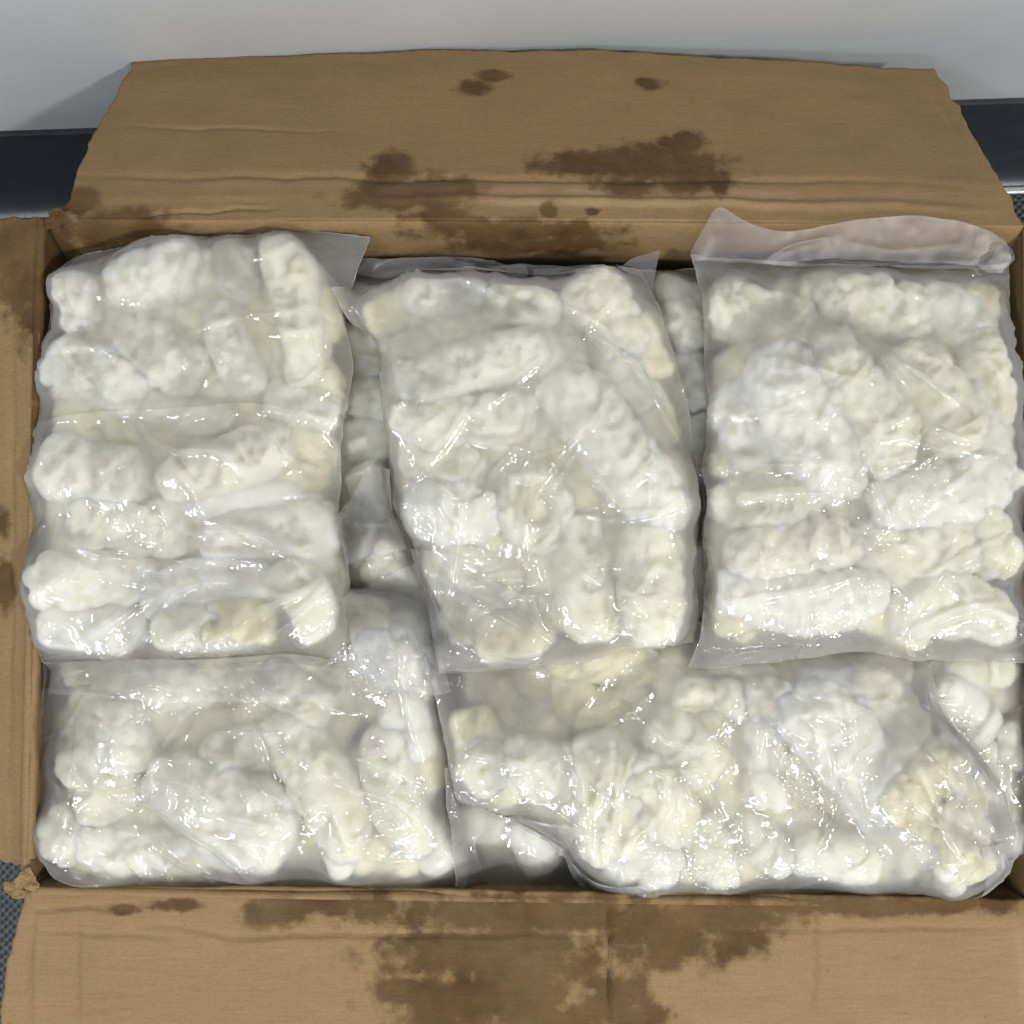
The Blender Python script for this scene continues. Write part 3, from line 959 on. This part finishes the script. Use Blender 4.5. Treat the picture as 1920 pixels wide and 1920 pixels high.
# ---- lower layer
bG = bag('mostly hidden squid bag seen in the gap between the left and middle top bags',
         [[(100, 520), (400, 490), (700, 484), (880, 486), (985, 500)], [(985, 500), (1000, 800), (990, 1240)], [(100, 1230), (500, 1235), (990, 1240)], [(100, 520), (90, 900), (100, 1230)]],
         [(690, 655, 120, 75, 80, 'smooth'), (700, 750, 110, 90, 10, 'smooth'), (690, 825, 150, 85, -10, 'smooth'), (700, 920, 120, 80, 60, 'smooth'), (740, 1085, 150, 90, 50, 'knob', .004), (670, 1000, 130, 80, 80, 'smooth'), (690, 570, 120, 80, 20, 'smooth')],
         H - .026, 60, 1, ridges=[([(645, 900), (700, 880), (730, 840)], 1.5, 2), ([(640, 860), (670, 960)], 1.3, 2)], nrand=25, top=.006, rimfill=False)
bI = bag('mostly hidden squid bag seen in the narrow gap left of the right top bag',
         [[(1000, 505), (1120, 494), (1240, 510), (1500, 500), (1880, 505)], [(1880, 505), (1900, 900), (1890, 1230)], [(1000, 1240), (1500, 1235), (1890, 1230)], [(1000, 505), (1010, 900), (1000, 1240)]],
         [(1285, 610, 110, 90, 60, 'knob', .003), (1290, 720, 120, 85, 80, 'knob', .002), (1305, 830, 120, 80, 80, 'knob'), (1300, 1080, 150, 80, 85, 'smooth'), (1270, 540, 120, 60, 20, 'smooth')],
         H - .026, 60, 2, nrand=25, top=.006, rimfill=False)
bD = bag('squid bag in the front left corner of the carton with a pink streaked piece',
         [[(82, 1190), (300, 1170), (640, 1100), (800, 1120)], [(800, 1120), (826, 1260), (846, 1420), (850, 1510), (874, 1575), (873, 1674)], [(110, 1658), (230, 1666), (480, 1674), (700, 1676), (873, 1674)], [(82, 1190), (74, 1400), (74, 1580), (110, 1658)]],
         [(235, 1370, 150, 95, 80, 'knob'), (185, 1465, 170, 120, 60, 'knob'), (420, 1510, 300, 155, 24, 'knob', .002), (450, 1400, 150, 85, -15, 'smooth'), (605, 1465, 310, 110, 60, 'ridge', .002),
          (738, 1480, 270, 110, 75, 'smooth', .001, (-.72, .1, .0075)), (640, 1590, 100, 50, 70, 'smooth'), (125, 1560, 110, 80, 70, 'knob'), (250, 1595, 220, 85, 5, 'knob', -.002), (735, 1220, 170, 115, 20, 'flower'),
          (765, 1360, 140, 90, 70, 'smooth'), (815, 1590, 110, 100, 60, 'smooth', -.002), (330, 1280, 180, 90, 10, 'smooth'), (560, 1300, 160, 90, 30, 'smooth'), (440, 1600, 160, 70, 10, 'smooth', -.004)],
         H - .016, 40, 3, clear=[(610, 1655, 60), (520, 1655, 50), (90, 1420, 60), (700, 1650, 40), (370, 1370, 60)],
         ridges=[([(280, 1485), (350, 1530), (420, 1570), (470, 1620), (485, 1650)], 2.0, 1.4), ([(490, 1340), (520, 1380), (545, 1450)], 1.6, 1.3), ([(490, 1435), (545, 1490)], 1.6, 1.2), ([(760, 1260), (775, 1330), (805, 1430)], 1.8, 1.3),
                 ([(440, 1520), (520, 1535)], 1.6, 1.3), ([(150, 1605), (220, 1640)], 2.0, 1.5), ([(235, 1605), (260, 1595), (285, 1640)], 2.0, 1.5), ([(305, 1580), (400, 1630), (500, 1652)], 1.8, 1.5), ([(610, 1400), (680, 1470)], 1.4, 1.2),
                 ([(640, 1510), (665, 1575)], 1.2, 1.2), ([(90, 1590), (150, 1640), (220, 1650)], 2.5, 2.0), ([(100, 1610), (190, 1652)], 2.0, 2.0)], nrand=30)
bF = bag('squid bag at the right front, its right side cut by the picture edge',
         [[(1700, 1200), (1925, 1190)], [(1925, 1190), (1930, 1400), (1925, 1560)], [(1700, 1600), (1800, 1640), (1870, 1600), (1925, 1560)], [(1700, 1200), (1690, 1400), (1700, 1600)]],
         [(1795, 1325, 150, 110, 40, 'smooth', .002), (1850, 1470, 150, 100, 70, 'knob'), (1895, 1390, 130, 80, 80, 'knob'), (1760, 1450, 140, 90, 60, 'smooth'), (1830, 1250, 150, 80, 0, 'smooth'), (1860, 1550, 90, 60, 30, 'knob')],
         H - .020, 18, 4, ridges=[([(1810, 1390), (1850, 1340), (1905, 1305)], 2.0, 1.5), ([(1875, 1465), (1910, 1385)], 1.8, 1.4)], nrand=12)
bJ = bag('small end of a squid bag down in the gap at the middle front edge',
         [[(840, 1420), (950, 1430), (1120, 1440)], [(1120, 1440), (1130, 1560), (1110, 1668)], [(862, 1664), (960, 1668), (1110, 1668)], [(840, 1420), (850, 1540), (862, 1664)]],
         [(905, 1545, 110, 80, 10, 'smooth'), (1000, 1580, 130, 95, 60, 'smooth'), (950, 1480, 120, 80, 0, 'smooth')],
         H - .030, 5, 5, ridges=[([(905, 1610), (890, 1560), (920, 1520)], 2.0, 1.5)], nrand=8, top=.006, rimfill=False)
bE = bag('squid bag lying across the front right of the carton with a crumpled right end',
         [[(800, 1205), (1000, 1190), (1130, 1175), (1300, 1165), (1500, 1165), (1715, 1170)], [(1715, 1170), (1745, 1340), (1810, 1400), (1850, 1470), (1878, 1545), (1842, 1674)], [(1062, 1588), (1120, 1678), (1220, 1668), (1330, 1690), (1560, 1682), (1842, 1674)], [(800, 1205), (818, 1300), (834, 1390), (858, 1490), (960, 1530), (1062, 1588)]],
         [(1135, 1490, 240, 125, 82, 'knob', .002), (1275, 1400, 160, 120, 40, 'smooth', .001), (1240, 1500, 180, 120, 70, 'knob', .001), (1585, 1400, 330, 140, 50, 'flower', .003), (1660, 1325, 210, 110, 45, 'flower'), (1440, 1315, 110, 80, 20, 'flower'),
          (1430, 1425, 190, 80, 85, 'knob'), (1560, 1600, 170, 95, 10, 'smooth'), (1670, 1540, 190, 120, 60, 'knob', .001), (1430, 1585, 140, 90, 40, 'smooth', -.002), (890, 1440, 120, 100, 60, 'smooth', -.002), (1010, 1445, 150, 105, 10, 'flower'),
          (1330, 1600, 150, 90, 70, 'knob', -.002), (1200, 1610, 150, 90, 20, 'knob', -.002), (1770, 1600, 110, 90, 70, 'knob'), (1330, 1300, 140, 70, 10, 'smooth'), (1560, 1290, 150, 80, 5, 'smooth')],
         H - .014, 46, 6, clear=[(960, 1310, 105), (1060, 1250, 70), (1560, 1500, 50), (1350, 1330, 55), (1290, 1640, 50)],
         ridges=[([(1258, 1435), (1250, 1500), (1215, 1565)], 2.0, 1.4), ([(1276, 1435), (1300, 1490), (1325, 1510)], 2.2, 1.4), ([(1495, 1340), (1520, 1370), (1535, 1440), (1535, 1520)], 1.6, 1.2), ([(1585, 1380), (1560, 1410), (1545, 1500), (1515, 1575), (1480, 1605)], 2.2, 1.4),
                 ([(1570, 1420), (1585, 1480), (1600, 1550)], 1.8, 1.2), ([(1390, 1630), (1430, 1590), (1465, 1550)], 2.0, 1.3), ([(1416, 1345), (1412, 1410)], 1.6, 1.2), ([(1730, 1650), (1770, 1600), (1800, 1560)], 2.4, 1.8), ([(1690, 1640), (1700, 1600), (1720, 1585)], 2.4, 1.8),
                 ([(1770, 1380), (1830, 1450), (1860, 1500)], 2.4, 2.0), ([(1830, 1420), (1850, 1500)], 2.0, 1.6), ([(1070, 1400), (1075, 1340), (1140, 1260)], 1.8, 2.2), ([(1068, 1390), (1090, 1450), (1085, 1540)], 2.0, 1.6), ([(850, 1300), (880, 1400)], 1.4, 1.4), ([(910, 1280), (912, 1380)], 1.0, 1.2),
                 ([(1740, 1240), (1700, 1300), (1800, 1420)], 1.8, 1.8), ([(1250, 1250), (1180, 1330), (1080, 1380)], 1.8, 2.4)], nrand=36)
# ---- top layer
bA = bag('left squid bag of the top row, smooth tube pieces under a frosty film',
         [[(112, 505), (150, 478), (280, 458), (430, 443), (600, 436), (695, 446)], [(695, 446), (668, 500), (648, 580), (658, 700), (640, 850), (640, 960), (655, 1070), (656, 1240)], [(82, 1242), (200, 1236), (400, 1230), (560, 1222), (656, 1240)], [(112, 505), (96, 600), (82, 720), (68, 900), (58, 1100), (62, 1180), (82, 1242)]],
         [(155, 570, 110, 62, 80, 'knob'), (295, 520, 190, 95, -15, 'knob', -.001), (562, 585, 290, 95, 80, 'smooth', .002), (440, 660, 200, 92, 68, 'smooth', .001), (185, 705, 200, 130, 18, 'knob'), (300, 665, 190, 110, 35, 'knob', -.002), (180, 885, 215, 125, 8, 'smooth', .002), (430, 872, 270, 105, -18, 'smooth', .003),
          (455, 945, 240, 80, 0, 'smooth', -.003), (245, 985, 230, 100, 5, 'knob'), (510, 1000, 270, 105, -5, 'smooth'), (180, 1085, 230, 105, 0, 'knob'), (400, 1090, 260, 105, -5, 'smooth'), (580, 1120, 160, 100, 60, 'smooth', -.001), (180, 1180, 210, 85, 0, 'smooth', -.002), (400, 1180, 220, 85, 0, 'smooth', -.002),
          (440, 500, 160, 80, 75, 'smooth', -.003), (570, 770, 150, 80, 20, 'smooth', -.003), (350, 780, 180, 70, 10, 'smooth', -.005)],
         H - .006, 46, 7, clear=[(150, 505, 60), (235, 480, 45), (90, 950, 30)],
         ridges=[([(72, 800), (200, 782), (340, 775), (520, 768), (645, 800)], 2.6, 1.8), ([(150, 1020), (215, 1045), (280, 1052), (450, 1046), (505, 1056)], 1.9, 1.5), ([(370, 996), (490, 1000), (560, 1035), (595, 1085)], 1.8, 1.4), ([(520, 790), (530, 830), (570, 875), (630, 885)], 1.8, 1.3), ([(290, 820), (340, 850), (430, 850), (480, 895)], 2.0, 1.8),
                 ([(180, 1195), (240, 1160), (280, 1130), (310, 1118)], 2.0, 1.4), ([(318, 1150), (345, 1110), (400, 1090), (458, 1088)], 2.0, 1.3), ([(275, 1220), (300, 1180), (320, 1150)], 1.8, 1.3), ([(460, 1205), (480, 1160), (510, 1130), (555, 1120)], 1.8, 1.3), ([(405, 1215), (500, 1150), (640, 1085)], 1.4, 1.8),
                 ([(490, 1210), (580, 1150), (645, 1090)], 1.6, 1.8), ([(345, 805), (440, 765), (530, 770), (590, 790)], 1.6, 2.0), ([(90, 1000), (110, 980)], 1.6, 1.5), ([(610, 600), (640, 700)], 1.2, 2.0), ([(520, 935), (640, 925)], 1.2, 2.0)], nrand=26)
bB = bag('middle squid bag of the top row with a bent ring piece and two upright tubes',
         [[(632, 555), (700, 535), (800, 511), (900, 512), (1010, 522), (1100, 512), (1200, 508)], [(1200, 508), (1228, 560), (1265, 660), (1290, 760), (1304, 880), (1310, 960), (1302, 1080), (1312, 1150), (1300, 1205)], [(826, 1258), (900, 1258), (1010, 1248), (1100, 1240), (1180, 1215), (1300, 1205)], [(632, 555), (655, 612), (706, 640), (716, 740), (730, 860), (746, 960), (770, 1010), (800, 1100), (826, 1258)]],
         [(840, 565, 165, 82, 0, 'smooth', .001), (978, 577, 145, 76, 6, 'smooth', .001), (1145, 590, 200, 125, 60, 'knob', -.001), (885, 690, 300, 100, -16, 'smooth', .003), (872, 795, 270, 90, -4, 'knob', .001), (1150, 840, 370, 130, 52, 'flower', .003), (830, 868, 160, 80, 0, 'flower', -.001), (842, 965, 205, 115, 8, 'knob', .001),
          (1005, 950, 175, 130, 80, 'ring', .001), (1093, 1085, 250, 108, 84, 'smooth', .001), (1215, 1080, 260, 112, 86, 'ridge', .001), (905, 1080, 160, 90, 20, 'smooth', -.005), (1240, 930, 170, 90, 30, 'smooth', -.003), (1010, 660, 120, 80, 40, 'smooth', -.004), (1180, 710, 150, 80, 50, 'smooth', -.003)],
         H - .006, 46, 8, clear=[(690, 590, 55), (930, 1090, 60), (1170, 1010, 30), (1200, 525, 50), (1290, 1000, 40)],
         ridges=[([(800, 870), (815, 900), (850, 930), (868, 940)], 1.8, 1.3), ([(832, 935), (845, 970), (868, 988)], 1.6, 1.2), ([(975, 838), (940, 870), (915, 900), (910, 940), (868, 945)], 2.2, 1.3), ([(945, 892), (990, 905), (1030, 895)], 2.0, 1.2), ([(1105, 637), (1150, 665), (1190, 690), (1215, 740), (1250, 800), (1280, 850)], 2.2, 1.6),
                 ([(1190, 690), (1218, 680)], 2.0, 1.2), ([(880, 1090), (960, 1085), (1010, 1090)], 1.8, 1.3), ([(890, 1120), (980, 1160), (1030, 1205)], 2.0, 1.6), ([(1035, 1180), (1090, 1200), (1040, 1235)], 2.0, 1.4), ([(740, 680), (775, 688)], 1.4, 1.2), ([(750, 775), (770, 755)], 1.6, 1.4), ([(800, 1040), (850, 1090)], 1.6, 1.4), ([(1150, 1140), (1170, 1115), (1200, 1150)], 1.8, 1.3),
                 ([(1000, 850), (880, 835)], 1.2, 1.2), ([(790, 1060), (830, 1160), (850, 1240)], 1.6, 2.0), ([(1000, 560), (1130, 620), (1200, 700)], 1.2, 2.2), ([(850, 1190), (960, 1240), (1070, 1245)], 1.8, 1.6)], nrand=26)
bC = bag('right squid bag of the top row, knobbly scored rolls under a tall loose header',
         [[(1293, 478), (1450, 492), (1600, 500), (1760, 502), (1888, 492)], [(1888, 492), (1886, 560), (1896, 700), (1915, 800), (1918, 1000), (1922, 1238)], [(1288, 1248), (1400, 1240), (1500, 1232), (1620, 1216), (1700, 1236), (1922, 1238)], [(1293, 478), (1318, 560), (1324, 680), (1322, 850), (1312, 884), (1316, 1000), (1322, 1120), (1308, 1200), (1288, 1248)]],
         [(1430, 592, 200, 110, 10, 'knob', -.002), (1630, 575, 230, 105, 5, 'knob', -.001), (1565, 665, 130, 90, 60, 'smooth', -.001), (1502, 800, 330, 135, 62, 'flower', .003), (1612, 770, 270, 130, 52, 'flower', .003), (1755, 745, 240, 115, 58, 'ridge', .001), (1370, 790, 190, 85, 80, 'knob', -.001), (1866, 700, 230, 80, 85, 'knob', -.002),
          (1425, 945, 200, 98, -5, 'flower', .001), (1475, 1025, 250, 105, -8, 'flower', .003), (1750, 930, 280, 110, -14, 'knob', .001), (1710, 1035, 250, 110, 0, 'flower', .001), (1495, 1130, 320, 110, 2, 'ridge', .002), (1780, 1130, 240, 110, 5, 'ridge'), (1850, 1020, 130, 90, 60, 'knob', -.001), (1790, 590, 160, 90, 40, 'smooth', -.004), (1860, 860, 130, 70, 70, 'knob', -.003)],
         H - .006, 46, 9, clear=[(1340, 525, 65), (1500, 525, 55), (1850, 525, 60), (1660, 655, 55), (1700, 520, 50), (1560, 960, 40), (1700, 870, 40)],
         ridges=[([(1520, 812), (1560, 760), (1615, 705), (1630, 680)], 2.0, 1.3), ([(1648, 680), (1700, 710), (1740, 740), (1775, 775)], 2.0, 1.4), ([(1630, 680), (1660, 715), (1690, 760)], 1.6, 1.3), ([(1705, 845), (1720, 808), (1745, 820), (1780, 835), (1828, 825)], 2.0, 1.2), ([(1420, 745), (1460, 748), (1500, 735)], 1.4, 1.2),
                 ([(1455, 795), (1480, 795), (1510, 798)], 1.6, 1.2), ([(1365, 945), (1440, 930), (1535, 928)], 1.8, 1.2), ([(1555, 900), (1600, 920), (1610, 935)], 2.0, 1.3), ([(1590, 845), (1620, 920), (1650, 985)], 2.6, 1.4), ([(1345, 1205), (1385, 1190), (1412, 1165)], 1.8, 1.3), ([(1730, 1085), (1790, 1050), (1880, 1010)], 2.0, 1.3),
                 ([(1700, 1190), (1750, 1155), (1860, 1130)], 2.0, 1.3), ([(1788, 1180), (1800, 1178), (1830, 1195)], 1.8, 1.2), ([(1850, 1190), (1880, 1180), (1900, 1215)], 2.4, 1.6), ([(1315, 882), (1420, 878), (1560, 880)], 3.0, 1.8), ([(1330, 1230), (1450, 1210), (1620, 1205)], 1.4, 2.0), ([(1470, 860), (1530, 862)], 1.3, 1.2), ([(1640, 810), (1700, 780)], 1.5, 1.3),
                 ([(1840, 1140), (1900, 1170)], 2.0, 1.6), ([(1860, 560), (1890, 640), (1900, 760)], 1.6, 2.0)], nrand=30)

# ---- loose film: headers, folded ends, lifted corners
tA, oA, _ = bA; tB, oB, _ = bB; tC, oC, _ = bC; tD, oD, _ = bD; tE, oE, _ = bE; tG, oG, _ = bG; tI, oI, _ = bI; tJ, oJ, _ = bJ
loose(tA, oA, 'folded_end', [[(84, 1240), (200, 1234), (400, 1228), (560, 1220), (656, 1238)], [(656, 1238), (654, 1275), (648, 1306)], [(90, 1300), (200, 1302), (320, 1310), (500, 1312), (648, 1306)], [(84, 1240), (100, 1260), (90, 1300)]], H - .01, 101,
      ridges=[([(280, 1284), (360, 1284)], 1.4, 1.4), ([(160, 1262), (240, 1244), (330, 1240)], 1.4, 1.6), ([(480, 1300), (650, 1295)], 1.0, 2)], gap=.6)
loose(tA, oA, 'film_corner', [[(60, 1180), (80, 1240), (100, 1244)], [(100, 1244), (92, 1300), (82, 1342)], [(62, 1344), (82, 1342)], [(60, 1180), (56, 1260), (62, 1344)]], H - .015, 102, gap=.7)
zc = lambda u, v: 0.004 * (1 - v) * 1.0 + 0.016 * np.clip(1 - v, 0, 1) ** 1.5
loose(tC, oC, 'loose_header', [[(1293, 476), (1342, 386), (1392, 418), (1450, 440), (1510, 434), (1600, 418), (1700, 406), (1790, 416), (1850, 436), (1892, 474)], [(1892, 474), (1902, 486), (1890, 500)], [(1300, 484), (1450, 495), (1600, 503), (1760, 505), (1890, 500)], [(1293, 476), (1296, 480), (1300, 484)]], H + .004, 103, zfun=zc,
      ridges=[([(1428, 490), (1480, 460), (1560, 446)], 1.4, 2.0), ([(1430, 492), (1600, 503), (1860, 494)], -1.6, 1.4), ([(1560, 450), (1680, 470), (1800, 455)], .8, 4.0)], gap=.6, wav=.0006)
loose(tC, oC, 'film_corner', [[(1840, 432), (1870, 440), (1890, 450)], [(1890, 450), (1902, 484), (1884, 508)], [(1830, 486), (1860, 505), (1884, 508)], [(1840, 432), (1836, 460), (1830, 486)]], H + .008, 104, wav=.003, gap=.6, over=.005)
loose(tB, oB, 'film_corner', [[(1150, 508), (1190, 482), (1238, 468)], [(1238, 468), (1232, 500), (1226, 545)], [(1160, 520), (1195, 525), (1226, 545)], [(1150, 508), (1155, 514), (1160, 520)]], H - .004, 105, zfun=lambda u, v: 0.004 * (1 - v), gap=.5)
loose(tG, oG, 'film_corner', [[(692, 880), (720, 876), (745, 890)], [(745, 890), (742, 960), (772, 1030)], [(668, 1060), (700, 1045), (772, 1030)], [(692, 880), (650, 975), (668, 1060)]], H - .025, 106, ridges=[([(650, 975), (700, 985), (745, 980)], 1.8, 1.4), ([(690, 930), (688, 965)], 1.4, 1.2)], gap=.5, over=.004)
loose(tG, oG, 'film_corner', [[(700, 488), (760, 482), (830, 480), (890, 492)], [(890, 492), (880, 505), (870, 530)], [(668, 520), (740, 520), (870, 530)], [(700, 488), (690, 495), (668, 520)]], H - .015, 107, zfun=lambda u, v: 0.006 * (1 - v), ridges=[([(700, 510), (800, 500), (880, 505)], 1.6, 2)], gap=.4, over=.003)
loose(tI, oI, 'film_corner', [[(880, 506), (960, 494), (1050, 496), (1125, 512)], [(1125, 512), (1128, 520), (1130, 535)], [(870, 530), (1000, 530), (1130, 535)], [(880, 506), (874, 515), (870, 530)]], H - .012, 108, zfun=lambda u, v: 0.005 * (1 - v), gap=.5, over=.003)
loose(tB, oB, 'folded_end', [[(770, 1030), (860, 1040), (930, 1090), (1000, 1120)], [(1000, 1120), (1020, 1180), (1010, 1246)], [(826, 1258), (900, 1256), (1010, 1246)], [(770, 1030), (800, 1120), (826, 1258)]], H - .008, 109, ridges=[([(790, 1060), (840, 1150), (920, 1240)], 1.8, 2.0), ([(830, 1060), (900, 1140), (990, 1190)], 1.6, 1.8), ([(900, 1090), (960, 1130), (1000, 1180)], 1.8, 1.6)], gap=.25)
loose(tE, oE, 'film_fold', [[(1720, 1290), (1760, 1330), (1790, 1370)], [(1790, 1370), (1850, 1440), (1890, 1520), (1895, 1560)], [(1730, 1560), (1820, 1590), (1895, 1560)], [(1720, 1290), (1735, 1400), (1730, 1560)]], H - .012, 110, ridges=[([(1740, 1320), (1790, 1420), (1860, 1500)], 2.4, 2), ([(1760, 1400), (1800, 1500), (1830, 1570)], 2.4, 2), ([(1800, 1400), (1850, 1500), (1870, 1560)], 2.0, 1.6)], wav=.002, gap=.4)
loose(tE, oE, 'film_corner', [[(1790, 1560), (1840, 1550), (1898, 1530)], [(1898, 1530), (1880, 1590), (1868, 1660)], [(1800, 1672), (1838, 1668), (1868, 1660)], [(1790, 1560), (1800, 1610), (1800, 1672)]], H - .012, 111, ridges=[([(1800, 1580), (1850, 1640)], 2, 2), ([(1830, 1560), (1850, 1620)], 2, 1.6)], wav=.002, gap=.5)
loose(tE, oE, 'film_corner', [[(895, 1500), (960, 1520), (1045, 1530)], [(1045, 1530), (1090, 1520), (1050, 1585)], [(940, 1530), (1000, 1560), (1050, 1585)], [(895, 1500), (915, 1515), (940, 1530)]], H - .02, 112, ridges=[([(1045, 1530), (1045, 1585)], 1.8, 1.4)], gap=.3)
loose(tE, oE, 'film_corner', [[(1055, 1590), (1090, 1630), (1120, 1650)], [(1120, 1650), (1200, 1645), (1215, 1660)], [(1110, 1690), (1150, 1680), (1215, 1660)], [(1055, 1590), (1070, 1640), (1110, 1690)]], H - .012, 113, wav=.002, gap=.4, over=.002)

loose(tD, oD, 'film_fold', [[(655, 1120), (720, 1085), (790, 1050)], [(790, 1050), (815, 1150), (850, 1290)], [(700, 1290), (780, 1300), (850, 1290)], [(655, 1120), (670, 1200), (700, 1290)]], H - .014, 120,
      ridges=[([(760, 1100), (775, 1180), (840, 1260)], 1.8, 1.4), ([(720, 1110), (740, 1200), (760, 1280)], 1.8, 1.6), ([(790, 1080), (820, 1180), (845, 1270)], 1.6, 1.2)], gap=.3, over=.0015)
